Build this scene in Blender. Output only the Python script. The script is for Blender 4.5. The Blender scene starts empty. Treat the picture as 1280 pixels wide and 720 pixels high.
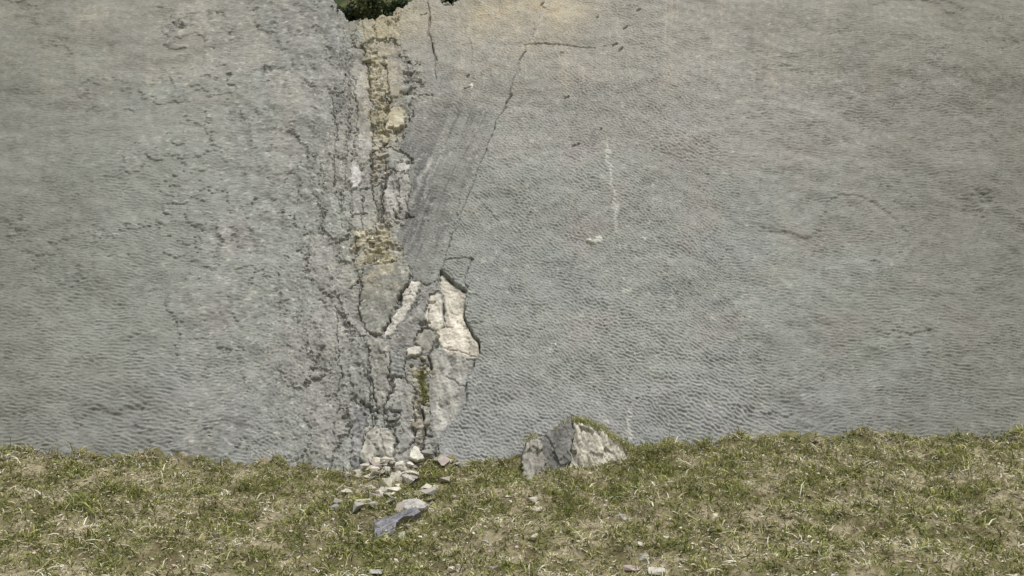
import bpy, bmesh, math, random
import numpy as np
from mathutils import Vector, Matrix

random.seed(7)
RNG = np.random.default_rng(11)
R = math.radians
scene = bpy.context.scene
col = scene.collection

# ------------------------------------------------------------------ camera
FPX, PITCH = 1150.0, R(12.0)                 # focal length in pixels of a 1280 px wide picture
CAM = np.array([0.0, -22.0, 2.0])
cd = bpy.data.cameras.new('camera')
cd.sensor_width = 36.0
cd.lens = FPX / 1280.0 * 36.0
cd.clip_start, cd.clip_end = 0.1, 2000.0
cam = bpy.data.objects.new('camera', cd)
col.objects.link(cam)
cam.location = CAM
cam.rotation_euler = (R(90) + PITCH, 0, 0)
scene.camera = cam

# ------------------------------------------------------------------ sky, sun, exposure (overcast)
SUN_EL, SUN_AZ = R(70), R(150)               # azimuth clockwise from +Y: sun behind and right of the camera
w = bpy.data.worlds.new('World')
scene.world = w
w.use_nodes = True
nt = w.node_tree
nt.nodes.clear()
sky = nt.nodes.new('ShaderNodeTexSky')
sky.sky_type = 'NISHITA'
sky.sun_disc = False
sky.sun_elevation = SUN_EL
sky.sun_rotation = SUN_AZ
sky.dust_density = 4.0
hs = nt.nodes.new('ShaderNodeHueSaturation')
hs.inputs['Saturation'].default_value = 0.12   # cloud cover: a nearly white sky
bg = nt.nodes.new('ShaderNodeBackground')
bg.inputs['Strength'].default_value = 0.075
wo = nt.nodes.new('ShaderNodeOutputWorld')
nt.links.new(sky.outputs[0], hs.inputs['Color'])
nt.links.new(hs.outputs[0], bg.inputs['Color'])
nt.links.new(bg.outputs[0], wo.inputs['Surface'])
sd = bpy.data.lights.new('sun', 'SUN')
sd.energy = 1.5
sd.angle = R(10)
sd.color = (1.0, 0.98, 0.94)
sun = bpy.data.objects.new('sun', sd)
col.objects.link(sun)
sdir = Vector((math.sin(SUN_AZ) * math.cos(SUN_EL), math.cos(SUN_AZ) * math.cos(SUN_EL), math.sin(SUN_EL)))
sun.rotation_euler = sdir.to_track_quat('Z', 'Y').to_euler()
sun.location = (10, -20, 40)
vs = scene.view_settings
vs.view_transform = 'Standard'
vs.look = 'None'
vs.gamma = 1.0
vs.use_curve_mapping = False
vs.exposure = 0.76

# ------------------------------------------------------------------ helpers: maths
def s2l(c):
    c = np.asarray(c, float) / 255.0
    return np.where(c <= 0.04045, c / 12.92, ((c + 0.055) / 1.055) ** 2.4)

def dull(c, k=.4):
    c = np.asarray(c, float)
    return c + ((c * [.3, .59, .11]).sum(-1, keepdims=True) + np.array([-.5, 1.0, -5.0]) - c) * k

def sstep(a, b, x):
    t = np.clip((x - a) / (b - a), 0, 1)
    return t * t * (3 - 2 * t)

def fbm_tile(seed, beta=2.0, n=512, lo=1, hi=1e9):
    r = np.random.default_rng(seed)
    f = np.fft.fft2(r.standard_normal((n, n)))
    k = np.fft.fftfreq(n) * n
    kk = np.hypot(*np.meshgrid(k, k))
    a = np.where((kk >= lo) & (kk <= hi), 1.0 / np.maximum(kk, 1) ** (beta / 2 + .5), 0)
    t = np.real(np.fft.ifft2(f * a))
    return ((t - t.mean()) / t.std())

def samp(t, x, y):
    n = t.shape[0]
    x = np.asarray(x) * n; y = np.asarray(y) * n
    xf = np.floor(x); yf = np.floor(y)
    fx = x - xf; fy = y - yf
    x0 = xf.astype(np.int64) % n; y0 = yf.astype(np.int64) % n
    x1 = (x0 + 1) % n; y1 = (y0 + 1) % n
    return (t[y0, x0] * (1 - fx) * (1 - fy) + t[y0, x1] * fx * (1 - fy)
            + t[y1, x0] * (1 - fx) * fy + t[y1, x1] * fx * fy)

TA, TB, TC, TD = fbm_tile(1, 2.2), fbm_tile(2, 2.2), fbm_tile(3, 1.6), fbm_tile(4, 1.2)
TE = fbm_tile(5, 2.4, 512, lo=2, hi=40)
TW = fbm_tile(8, 2.0, 256, lo=2, hi=7)
TJ = fbm_tile(6, 1.6, 512, lo=8, hi=110)                 # joints and jagged outlines (per 10 m)
TR = fbm_tile(7, 1.1, 512, lo=14, hi=170)        # rough rock grain (per 10 m)

def facets(u, v, cu, cv, seed, tilt=.35, shear=0.0):
    """broken-rock relief: jittered cells, each a tilted facet; returns height in cell units and cell random"""
    x = (u + shear * v) / cu; y = v / cv
    xi = np.floor(x); yi = np.floor(y)
    best = np.full(x.shape, 1e9); h = np.zeros(x.shape); rnd = np.zeros(x.shape)
    def hsh(a, b, k):
        q = np.sin(a * 127.1 + b * 311.7 + k * 74.7 + seed * 13.3) * 43758.5453
        return q - np.floor(q)
    for i in (-1, 0, 1):
        for j in (-1, 0, 1):
            a, b = xi + i, yi + j
            dx = x - a - hsh(a, b, 1); dy = y - b - hsh(a, b, 2)
            d = dx * dx + dy * dy
            m = d < best
            best = np.where(m, d, best)
            hh = (hsh(a, b, 3) - .5) + tilt * 2 * ((hsh(a, b, 4) - .5) * dx + (hsh(a, b, 5) - .5) * dy) * 2
            h = np.where(m, hh, h); rnd = np.where(m, hsh(a, b, 6), rnd)
    return h, rnd

# wall frame: a steep bedding plane dipping 65 degrees
DIP = R(65)
WO = np.array([0.0, 0.0, 2.35])
WU = np.array([1.0, 0, 0])
WV = np.array([0, math.cos(DIP), math.sin(DIP)])
WN = np.array([0, -math.sin(DIP), math.cos(DIP)])
FWD = np.array([0, math.cos(PITCH), math.sin(PITCH)])
UP = np.array([0, -math.sin(PITCH), math.cos(PITCH)])

def ray(px, py):
    d = (px - 640) / FPX * WU + (360 - py) / FPX * UP + FWD
    return d / np.linalg.norm(d)

def hit_plane(px, py, O, N):
    d = ray(px, py)
    return CAM + d * (np.dot(O - CAM, N) / np.dot(d, N))

def px2uv(px, py):
    p = hit_plane(px, py, WO, WN) - WO
    return p @ WU, p @ WV

def project(P):
    q = P - CAM
    z = q @ FWD
    return 640 + FPX * (q[..., 0] / z), 360 - FPX * ((q @ UP) / z), FPX / z

# ------------------------------------------------------------------ helpers: objects
def tag(o, label=None, cat=None, group=None, kind=None):
    if label: o['label'] = label
    if cat: o['category'] = cat
    if group: o['group'] = group
    if kind: o['kind'] = kind
    return o

def link(name, me, parent=None):
    o = bpy.data.objects.new(name, me)
    col.objects.link(o)
    if parent is not None:
        o.parent = parent
    return o

def np_mesh(name, verts, faces, mat, colors=None, smooth=True):
    """verts (n,3), faces (m,k) all k-gons, colors (n,3) linear"""
    me = bpy.data.meshes.new(name)
    n, m, k = len(verts), len(faces), faces.shape[1]
    me.vertices.add(n)
    me.vertices.foreach_set('co', np.ascontiguousarray(verts, np.float32).ravel())
    me.loops.add(m * k)
    me.loops.foreach_set('vertex_index', np.ascontiguousarray(faces, np.int32).ravel())
    me.polygons.add(m)
    me.polygons.foreach_set('loop_start', np.arange(0, m * k, k, dtype=np.int32))
    me.polygons.foreach_set('use_smooth', np.full(m, smooth))
    if colors is not None:
        a = me.color_attributes.new('Col', 'FLOAT_COLOR', 'POINT')
        c = np.ones((n, 4), np.float32); c[:, :3] = colors
        a.data.foreach_set('color', c.ravel())
    me.update(calc_edges=True)
    me.materials.append(mat)
    return me

def set_color(me, colors):
    a = me.color_attributes.new('Col', 'FLOAT_COLOR', 'POINT')
    c = np.ones((len(me.vertices), 4), np.float32); c[:, :3] = colors
    a.data.foreach_set('color', c.ravel())

def rock_material(name, rough=0.92, speckle=0.16, bump=0.35, scale=1.0, spec=0.25):
    m = bpy.data.materials.new(name)
    m.use_nodes = True
    t = m.node_tree; t.nodes.clear(); L = t.links.new
    out = t.nodes.new('ShaderNodeOutputMaterial')
    p = t.nodes.new('ShaderNodeBsdfPrincipled')
    p.inputs['Roughness'].default_value = rough
    p.inputs['Specular IOR Level'].default_value = spec
    at = t.nodes.new('ShaderNodeAttribute'); at.attribute_name = 'Col'
    tc = t.nodes.new('ShaderNodeTexCoord')
    n1 = t.nodes.new('ShaderNodeTexNoise'); n1.inputs['Scale'].default_value = 22 * scale; n1.inputs['Detail'].default_value = 6
    n1.inputs['Roughness'].default_value = 0.7
    n2 = t.nodes.new('ShaderNodeTexNoise'); n2.inputs['Scale'].default_value = 5 * scale; n2.inputs['Detail'].default_value = 5
    mr = t.nodes.new('ShaderNodeMapRange')
    mr.inputs['From Min'].default_value = 0.3; mr.inputs['From Max'].default_value = 0.7
    mr.inputs['To Min'].default_value = 1 - speckle; mr.inputs['To Max'].default_value = 1 + speckle
    mr2 = t.nodes.new('ShaderNodeMapRange')
    mr2.inputs['From Min'].default_value = 0.3; mr2.inputs['From Max'].default_value = 0.7
    mr2.inputs['To Min'].default_value = 1 - speckle * .7; mr2.inputs['To Max'].default_value = 1 + speckle * .7
    mu = t.nodes.new('ShaderNodeMath'); mu.operation = 'MULTIPLY'
    vm = t.nodes.new('ShaderNodeVectorMath'); vm.operation = 'SCALE'
    bp = t.nodes.new('ShaderNodeBump'); bp.inputs['Strength'].default_value = bump; bp.inputs['Distance'].default_value = 0.02
    for n in (n1, n2): L(tc.outputs['Object'], n.inputs['Vector'])
    L(n1.outputs['Fac'], mr.inputs['Value']); L(n2.outputs['Fac'], mr2.inputs['Value'])
    L(mr.outputs[0], mu.inputs[0]); L(mr2.outputs[0], mu.inputs[1])
    L(at.outputs['Color'], vm.inputs[0]); L(mu.outputs[0], vm.inputs['Scale'])
    L(vm.outputs[0], p.inputs['Base Color'])
    L(n1.outputs['Fac'], bp.inputs['Height']); L(bp.outputs[0], p.inputs['Normal'])
    L(p.outputs[0], out.inputs['Surface'])
    return m

M_ROCK = rock_material('cliff_rock')
M_STONE = rock_material('loose_stone', speckle=0.18, bump=0.5, scale=1.3)
M_SOIL = rock_material('turf_soil', rough=0.97, speckle=0.35, bump=0.9, scale=1.2, spec=0.1)

def leaf_material(name, rough=0.8, trans=0.25):
    m = bpy.data.materials.new(name)
    m.use_nodes = True
    t = m.node_tree; t.nodes.clear(); L = t.links.new
    out = t.nodes.new('ShaderNodeOutputMaterial')
    p = t.nodes.new('ShaderNodeBsdfPrincipled')
    p.inputs['Roughness'].default_value = rough
    p.inputs['Specular IOR Level'].default_value = 0.2
    at = t.nodes.new('ShaderNodeAttribute'); at.attribute_name = 'Col'
    tr = t.nodes.new('ShaderNodeBsdfTranslucent')
    mx = t.nodes.new('ShaderNodeMixShader'); mx.inputs[0].default_value = trans
    L(at.outputs['Color'], p.inputs['Base Color']); L(at.outputs['Color'], tr.inputs['Color'])
    L(p.outputs[0], mx.inputs[1]); L(tr.outputs[0], mx.inputs[2]); L(mx.outputs[0], out.inputs['Surface'])
    return m
M_GRASS = leaf_material('grass_blades')
M_LEAF = leaf_material('shrub_leaves', 0.6, 0.2)
M_BARK = rock_material('bark', speckle=0.3)

# ================================================================== THE CLIFF: one relief, cut into its plates
def spaced(a, fine, lim, f0, f1):
    xs = list(np.arange(-fine, fine, f0))
    x, s = fine, f0
    right = []
    while x < lim:
        right.append(x); s = min(s * 1.02, f1); x += s
    return np.array([-q for q in right[::-1]] + xs[1:] + right) if a else None

ug = spaced(True, 5.6, 24.0, 0.0215, 0.055)
vg = [-1.3]
while vg[-1] < 19.9:
    vg.append(vg[-1] + 0.0195 + 0.0135 * max(0, vg[-1]) / 19)
vg = np.array(vg)
NU, NV = len(ug), len(vg)
Ug, Vg = np.meshgrid(ug, vg)                       # (NV,NU)
PX, PY, SC = project(WO + Ug[..., None] * WU + Vg[..., None] * WV)

# jittered pixel position: jagged outlines at two scales
JX = samp(TJ, Ug / 10, Vg / 10) * 1.7
JY = samp(TJ, Ug / 10 + .5, Vg / 10 + .37) * 1.7
QX, QY = PX + JX, PY + JY
SX, SY = PX + .22 * JX, PY + .22 * JY               # for the clean, nearly straight joints
RG = samp(TR, Ug / 10, Vg / 10)
F1, F1r = facets(Ug + .02 * JX, Vg + .05 * JY, .11, .42, 3, shear=.28)
F2, F2r = facets(Ug + .03 * JX, Vg + .05 * JY, .26, 1.1, 9, shear=.28)
F3, F3r = facets(Ug + .02 * JX, Vg + .015 * JY, .24, .080, 5, tilt=.4, shear=-.05)

def polydist(pts, width_pad, X=None, Y=None):
    """(mask bbox indices, distance) to an open polyline in picture units"""
    X = QX if X is None else X; Y = QY if Y is None else Y
    p = np.array(pts, float)
    bb = (X > p[:, 0].min() - width_pad) & (X < p[:, 0].max() + width_pad) & (Y > p[:, 1].min() - width_pad) & (Y < p[:, 1].max() + width_pad)
    x, y = X[bb], Y[bb]
    d = np.full(x.shape, 1e9)
    for (x0, y0), (x1, y1) in zip(p[:-1], p[1:]):
        dx, dy = x1 - x0, y1 - y0
        t = np.clip(((x - x0) * dx + (y - y0) * dy) / (dx * dx + dy * dy + 1e-9), 0, 1)
        d = np.minimum(d, np.hypot(x - x0 - t * dx, y - y0 - t * dy))
    return bb, d

def inside(pts, x, y):
    p = np.array(pts, float)
    r = np.zeros(x.shape, bool)
    for (x0, y0), (x1, y1) in zip(p, np.roll(p, -1, 0)):
        if y0 == y1: continue
        c = ((y0 > y) != (y1 > y)) & (x < (x1 - x0) * (y - y0) / (y1 - y0) + x0)
        r ^= c
    return r

def polysd(pts, pad=4, X=None, Y=None):
    bb, d = polydist(list(pts) + [pts[0]], pad, X, Y)
    X = QX if X is None else X; Y = QY if Y is None else Y
    return bb, np.where(inside(pts, X[bb], Y[bb]), d, -d)

# ---- ripple marks: band-limited wave field with short, forking crests
def gabor(seed, n, size, lam, ang, spread_t, spread_r):
    r = np.random.default_rng(seed)
    f = np.fft.fft2(r.standard_normal((n, n)))
    k = np.fft.fftfreq(n) * n / size
    KX, KY = np.meshgrid(k, k)
    kr = np.hypot(KX, KY) + 1e-9
    th = np.arctan2(KY, KX)
    dt = np.angle(np.exp(1j * (th - ang)))
    a = np.exp(-.5 * (dt / spread_t) ** 2 - .5 * (np.log(kr * lam) / spread_r) ** 2)
    z = np.fft.ifft2(f * a)
    z /= np.sqrt((np.abs(z) ** 2).mean()) / math.sqrt(2)
    amp = np.abs(z); ph = np.angle(z)
    h = np.minimum(amp, 1.8) ** .5 * (np.cos(ph) + 0.22 * np.cos(2 * ph + 1.2))
    return h
GS = 30.0
G1 = gabor(21, 2048, GS, 0.094, R(90 - 36), R(36), 0.27)
G2 = gabor(22, 2048, GS, 0.108, R(90 - 34), R(44), 0.28)
wx = samp(TW, Ug / 14, Vg / 14) * 0.10; wy = samp(TW, Ug / 14 + .4, Vg / 14 + .2) * 0.10
rip1 = samp(G1, (Ug + wx) / GS, (Vg + wy) / GS)
rip2 = samp(G2, (Ug + wx) / GS + .3, (Vg + wy) / GS + .6)

# ---- regions -------------------------------------------------------------
lowA = samp(TE, Ug / 14, Vg / 14)
lowB = samp(TE, Ug / 7 + .2, Vg / 7 + .7)
lowC = samp(TB, Ug / 3.3 + .2, Vg / 3.3 + .7)
# right edge of the broken zone on the left
zone_edge_y = [-80, 0, 20, 60, 100, 122, 180, 204, 215, 262, 278, 300, 330, 352, 362, 405, 440, 447, 478, 500, 520, 560, 600, 720]
zone_edge_x = [500, 505, 498, 503, 520, 515, 500, 514, 512, 512, 500, 498, 512, 518, 508, 488, 482, 500, 530, 532, 540, 548, 552, 555]
ZE = np.interp(QY, zone_edge_y, zone_edge_x)
ZW = sstep(215, 400, PX + 34 * lowC + 30 * lowB)          # the broken zone dies out to the left
zone = (QX < ZE) & (PX > 150) & (ZW > .02)
# diagonal joint: left of it the dark smooth band
diag_y = [-60, 0, 68, 120, 150, 190, 235, 255, 320, 336]
diag_x = [700, 683, 656, 638, 621, 607, 590, 575, 557, 551]
DE = np.interp(QY, diag_y, diag_x)
band = (QX < DE) & ~zone & (QY < 445)
bandw = sstep(430, 445, PX) * sstep(-4, 22, DE - PX) * sstep(40, 250, PY + 20 * lowB) * (PY < 460)

# ---- colours (linear albedo) --------------------------------------------
def mix(c, colr, wgt):
    return c + (s2l(colr) - c) * np.clip(wgt, 0, 1)[..., None]
C = np.zeros(PX.shape + (3,)) + s2l((143, 146, 140))
C = mix(C, (146, 144, 138), sstep(330, 110, PY + 40 * lowB - (PX - 720) * .25) * .9)
C = mix(C, (150, 144, 141), sstep(.2, 1.9, lowC + lowB * .4) * sstep(600, 760, PX) * .45)
C = mix(C, (144, 143, 145), sstep(400, 560, PY + 30 * lowA) * .55)
C = mix(C, (138, 142, 138), sstep(0.2, 1.4, lowA + .4 * lowB) * sstep(170, 300, PY) * .6)
C = mix(C, (112, 111, 108), bandw * .52)
C = mix(C, (148, 145, 137), sstep(150, 20, PY + 18 * lowB) * .7)
gx = np.exp(-((PX - 655) / 75) ** 2 - ((PY + 5) / 62) ** 2)
C = mix(C, (178, 167, 142), gx * (.75 + .3 * lowC))
C = mix(C, (160, 153, 132), np.exp(-((PX - 505) / 45) ** 2 - ((PY - 22) / 26) ** 2) * .75)
# streaks: runoff straight down, and the oblique polish streaks of the band
st = samp(TD, PX / 130, PY / 2600 + .3)
st2 = samp(TC, PX / 400, PY / 3000 + .7)
C = mix(C, (172, 167, 152), sstep(.9, 2.2, st + .5 * lowC) * sstep(190, 60, PY) * .55)
C = mix(C, (120, 117, 112), sstep(.7, 2.0, st2 + .3 * lowC) * sstep(260, 90, PY) * .4)
ob = PX * .93 + PY * .37
ob2 = samp(TD, ob / 330, (PY * .93 - PX * .37) / 2600 + .15)
C = mix(C, (152, 149, 144), sstep(.4, 1.6, ob2) * bandw * .7)
C = mix(C, (90, 89, 88), sstep(.3, 1.6, -ob2) * bandw * .7)
# pale scratches
for pts, wd, a in (([(758, 180), (764, 230), (771, 285)], 3.0, .6), ([(470, 610), (480, 560)], 3, .3),
                   ([(660, 60), (676, 35), (684, 0)], 3, .22), ([(795, 320), (842, 326)], 3, .35),
                   ([(785, 512), (787, 550)], 3, .55), ([(540, 200), (515, 250)], 5, .35), ([(556, 185), (530, 240)], 3, .3)):
    bb, d = polydist(pts, 10)
    cc = C[bb]; C[bb] = cc + (s2l((205, 203, 195)) - cc) * (np.clip(1 - d / wd, 0, 1) * a)[:, None]
# blotches of lichen and pale dust
C = mix(C, (186, 184, 172), sstep(1.1, 2.4, samp(TR, Ug / 10 + .3, Vg / 10)) * .5)
C = mix(C, (112, 112, 108), sstep(1.1, 2.4, samp(TR, Ug / 10 + .7, Vg / 10 + .2)) * .4)
# beyond the part the photograph covers: the same bed, older and olive with lichen
sidew = np.maximum(sstep(835, 1330, PX + 25 * lowC), sstep(420, -60, PX + 25 * lowC) * .9) * .72
C_side = np.zeros_like(C) + s2l((114, 114, 104))
C_side = mix(C_side, (106, 106, 95), sstep(-.8, .9, lowA + .5 * lowC) * .7)
C_side = mix(C_side, (138, 136, 124), sstep(1.1, 2.2, samp(TR, Ug / 12 + .4, Vg / 12)) * .5)
C_side = mix(C_side, (90, 90, 82), sstep(1.0, 2.4, st + .5 * st2) * .35)
C_side = mix(C_side, (126, 124, 113), sstep(.8, 2.0, st2 + .4 * lowC) * .5)
C = C * (1 - sidew[..., None]) + C_side * sidew[..., None]

# ---- relief (metres along the wall normal) ------------------------------
H = samp(TE, Ug / 16 + .1, Vg / 16 + .8) * 0.05 + samp(TA, Ug / 6, Vg / 6) * 0.012
ripamp = 0.0155 * (.50 + .50 * sstep(50, 190, PY + 25 * lowB + (PX - 700) * .15)) * np.clip(.97 + .11 * samp(TJ, Ug / 16 + .2, Vg / 16 + .1), .5, 1.4)
ripamp *= 1 - .66 * bandw
ripamp *= 1 - .75 * zone * ZW
ripamp *= 1 - .12 * sidew
finer = sstep(260, 130, PY + 20 * lowB)
H += ripamp * (rip1 * (1 - finer) + rip2 * finer)
H += np.where(zone, 0, 1) * (0.0035 * rip2 * (.6 + bandw * .7))
H += 0.0042 * RG
out = np.maximum(sstep(860, 1000, PX), sstep(300, 180, PX))
H += out * .10 * samp(TW, Ug / 34 + .6, Vg / 34)
flake = samp(TW, Ug / 16 + .13, Vg / 16 + .4) + .16 * samp(TJ, Ug / 12, Vg / 12) - 1.0
H -= out * .035 * sstep(0, .12, flake)                     # flaked-off patches of the top layer, well outside the photograph
H -= 0.035 * band                                     # the band lies a little lower than the rippled bed

L = np.zeros(PX.shape, np.int32)                       # which piece a vertex belongs to
pieces = {}                                            # id -> (name, label)

# ---- broken zone: Voronoi plates between joints --------------------------
zi = np.where(zone & (PX > -120))
zu, zv = Ug[zi], Vg[zi]
zu = zu + .10 * samp(TC, zu / 3, zv / 3) + .1 * samp(TA, zu / 6, zv / 6)
zv = zv + .12 * samp(TC, zu / 3 + .5, zv / 3)
sr = np.random.default_rng(5)
seeds = []
for _ in range(4000):
    v = sr.uniform(-1.5, 19.5)
    u = sr.uniform(-14.5, -.4)
    inner = u > -5.2
    md = (.6, 1.5) if inner else (.8, 2.0)
    if all(((u - a) / md[0]) ** 2 + ((v - b) / md[1]) ** 2 > 1 for a, b, _ in seeds):
        seeds.append((u, v, inner))
d1 = np.full(zu.shape, 1e9); d2 = d1.copy(); ix = np.zeros(zu.shape, int)
for k, (u, v, inner) in enumerate(seeds):
    d = np.hypot(zu - u + (zv - v) * .25, (zv - v) * .45)
    m1 = d < d1
    d2 = np.where(m1, d1, np.minimum(d2, d)); ix = np.where(m1, k, ix); d1 = np.minimum(d1, d)
ns = len(seeds)
off = sr.uniform(-.06, .03, ns); tu = sr.normal(0, .04, ns); tv = sr.normal(0, .03, ns)
inn = np.array([s[2] for s in seeds])
off *= np.where(inn, 1, .3)
hh = off[ix] + tu[ix] * (zu - np.array([s[0] for s in seeds])[ix]) + tv[ix] * (zv - np.array([s[1] for s in seeds])[ix])
edge = d2 - d1
ckw = np.where(inn[ix], .035, .022) * (1 + .7 * samp(TC, zu / 2 + .2, zv / 2))
hh -= sstep(1, 0, edge / np.maximum(ckw, .004)) * np.where(inn[ix], .07, .05) * sstep(.3, 1.4, samp(TJ, zu / 14 + .6, zv / 14))
hh += np.where(inn[ix], 1, .8) * (.014 * F1[zi] + .048 * F2[zi]) + .0055 * RG[zi] + .004 * rip2[zi]
rowstreak = samp(TR, (zu + zv * .3) / 10, zv / 70)
hh += .006 * rowstreak
H[zi] += (hh - .02) * ZW[zi]
L[zi] = 1 + ix
tint = dull([[140, 139, 134], [146, 143, 136], [134, 134, 131], [142, 139, 134], [138, 140, 134]])
cz = s2l(tint)[sr.integers(0, 5, ns)][ix]
cz = cz * (1 + .09 * rowstreak + .06 * RG[zi] + .16 * (F1r[zi] - .5) + .16 * (F2r[zi] - .5))[:, None]
sw = 0 * sidew[zi][:, None]
zw_ = ZW[zi][:, None] * (1 - .6 * sidew[zi][:, None])
C[zi] = C[zi] * (1 - zw_) + cz * zw_
# ochre dusting near the top of the zone
oc = (sstep(75, 25, PY[zi]) * sstep(440, 470, PX[zi]) * .7)[:, None]
C[zi] = C[zi] + (s2l((166, 157, 132)) - C[zi]) * oc
for k in range(ns):
    pieces[1 + k] = ('rock_plate', None)

# ---- plates and scars traced one by one (picture units of the 1280 px photograph)
NXT = [1000]
def plate(pts, off, colr, name='rock_plate', label=None, gap=1.1, gapd=.05, rough=.007, streak=.10, tilt=(0, 0), rip=0.0, round_=3.0, ledge=0.0, soft=2.6, hsoft=0.0):
    cl = min(p[0] for p in pts) >= 529
    bb, d = polysd(pts, 8 if hsoft else 4, SX if cl else (PX + 2.6 * JX if hsoft else QX), SY if cl else (PY + 2.2 * JY if hsoft else QY))
    ins = d > -gap * .5
    sub = np.where(bb)
    i = (sub[0][ins], sub[1][ins]); dd = d[ins]
    u, v = Ug[i], Vg[i]
    uc, vc = u.mean(), v.mean()
    h = off + tilt[0] * (u - uc) + tilt[1] * (v - vc)
    h = h + rough * (1.8 * F1[i] + 4.2 * F2[i] + .6 * RG[i]) + .003 * rip2[i]
    rs = samp(TR, (u + v * .3) / 10 + vc, v / 60)
    h = h + rough * .4 * rs + rip * rip1[i] + ledge * F3[i]
    low = gapd * sstep(gap, 0, dd) * np.clip(.45 + .75 * samp(TJ, u / 12 + .4, v / 12), 0, 1.4)
    h = h - low - .02 * sstep(round_, 0, dd)
    base = samp(TE, u / 16 + .1, v / 16 + .8) * 0.05
    hw = sstep(-gap * .5, hsoft, dd) if hsoft else 1.0
    H[i] = H[i] * (1 - hw) + (base + h) * hw
    mott = np.clip(1 + .10 * lowC[i] + .05 * samp(TJ, u / 10, v / 10 + .2), .7, 1.3)
    c = (s2l(dull(colr)) * .8 + .2 * s2l((146, 144, 138)))[None, :] * (mott * (1 + streak * rs + .7 * streak * RG[i] + streak * 1.6 * (F1r[i] - .5) + streak * 1.4 * (F2r[i] - .5)))[:, None]
    if ledge:
        c = c * (.84 + .32 * F3r[i])[:, None]
    wq = sstep(-gap * .5, soft, dd)[:, None]
    C[i] = np.clip(C[i] * (1 - wq) + c * wq, .01, .9)
    L[i] = NXT[0]
    pieces[NXT[0]] = (name, label)
    NXT[0] += 1

# recessed crumbly fissures
CRUMB = {
 'ochre': [[(455, 58), (470, 52), (480, 70), (486, 118), (482, 178), (468, 180), (460, 120)],
           [(444, 284), (480, 280), (490, 290), (495, 327), (455, 332), (443, 312)]],
 'tan':   [[(464, 186), (481, 186), (480, 228), (464, 230)], [(514, 503), (530, 503), (530, 552), (514, 550)]],
 'moss':  [[(518, 447), (538, 444), (537, 498), (530, 512), (521, 500)]],
 'grey':  [[(531, 522), (543, 520), (549, 588), (529, 580)], [(477, 511), (497, 511), (494, 536), (478, 536)],
           [(500, 62), (512, 68), (524, 82), (524, 116), (504, 118), (508, 90)]],
}
for cname, polys in CRUMB.items():
    for pts in polys:
        cc = {'ochre': (166, 157, 132), 'tan': (160, 150, 134), 'moss': (150, 145, 116), 'grey': (140, 138, 132)}[cname]
        plate(pts, -.05 if cname != 'grey' else -.04, cc, 'fissure', gap=1.0, gapd=.02, rough=.012, streak=.12, ledge=.085 if cname != 'grey' else .07, soft=5.0, hsoft=4.0)

plate([(470, 48), (488, 48), (500, 54), (499, 72), (508, 90), (504, 116), (490, 124), (484, 112), (480, 72)], -.015, (148, 140, 128), label='smooth pinkish grey plate near the cliff top', tilt=(.03, 0))
plate([(439, 60), (455, 60), (461, 120), (467, 178), (462, 200), (438, 190)], -.03, (145, 141, 138), gap=1.2)
plate([(484, 138), (500, 132), (507, 138), (504, 152), (492, 162), (481, 160)], .06, (212, 200, 166), label='pale cream knob of bare limestone in the fissure', round_=6, gapd=.12)
plate([(484, 182), (500, 186), (503, 198), (488, 212), (481, 204)], -.02, (140, 143, 142))
plate([(503, 199), (515, 205), (512, 216), (498, 222), (489, 214)], .01, (188, 184, 182))
plate([(480, 228), (490, 214), (512, 216), (510, 260), (494, 264), (494, 275), (478, 276)], -.01, (170, 165, 162), label='pinkish pale plate beside the fissure', rough=.016)
plate([(438, 203), (448, 203), (453, 216), (446, 232), (438, 234)], .015, (204, 200, 198))
plate([(438, 236), (463, 232), (472, 276), (446, 284), (438, 282)], -.03, (139, 137, 134), gap=1.3)
plate([(456, 335), (498, 330), (511, 346), (509, 357), (497, 376), (487, 398), (476, 417), (467, 420), (457, 412), (450, 394), (448, 362), (452, 346)], .035, (133, 133, 125), label='large dark grey plate with a curved lower edge', tilt=(.04, .03), gap=1.4, gapd=.08, round_=5)
plate([(508, 355), (516, 351), (528, 352), (528, 359), (521, 373), (511, 392), (501, 405), (490, 417), (479, 421), (478, 417), (484, 408), (494, 391), (500, 377), (504, 363)], -.03, (200, 193, 181), label='pale diagonal strip of fresh rock', rough=.012, gapd=.06)
plate([(529, 356), (546, 348), (541, 364), (534, 378), (529, 396), (518, 408), (517, 430), (492, 440), (482, 424), (492, 418), (503, 406), (513, 392), (523, 374)], -.05, (136, 133, 130), rip=.006, gap=.9, gapd=.02)
# the pale scar where the bed has flaked away
plate([(551, 337), (561, 346), (570, 357), (583, 364), (580, 380), (579, 393), (585, 405), (592, 418), (599, 426), (600, 440), (595, 446), (578, 444), (560, 440), (546, 422), (541, 410), (555, 405), (554, 380), (553, 366), (549, 356)], -.10, (198, 186, 167), label='fresh cream coloured scar where the rippled layer has flaked off', gap=1.8, gapd=.10, rough=.010, streak=.11, tilt=(.02, 0))
plate([(537, 366), (546, 363), (553, 367), (553, 386), (555, 404), (549, 410), (534, 407), (530, 396), (534, 378)], -.075, (210, 201, 184), gapd=.04, rough=.010, label='pale narrow tongue of rock beside the cream scar')
plate([(519, 412), (533, 408), (545, 413), (547, 428), (540, 439), (527, 438), (519, 428)], -.02, (142, 139, 131), label='rounded grey lump below the pale tongue', round_=6, gapd=.14, gap=2.2)
plate([(508, 438), (521, 433), (528, 437), (520, 445), (510, 448)], .07, (206, 201, 190), 'block', round_=4, gapd=.12, label='white block stuck in the crevice')
plate([(488, 442), (506, 444), (507, 470), (489, 470)], -.0, (136, 141, 140), rip=.007)
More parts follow.
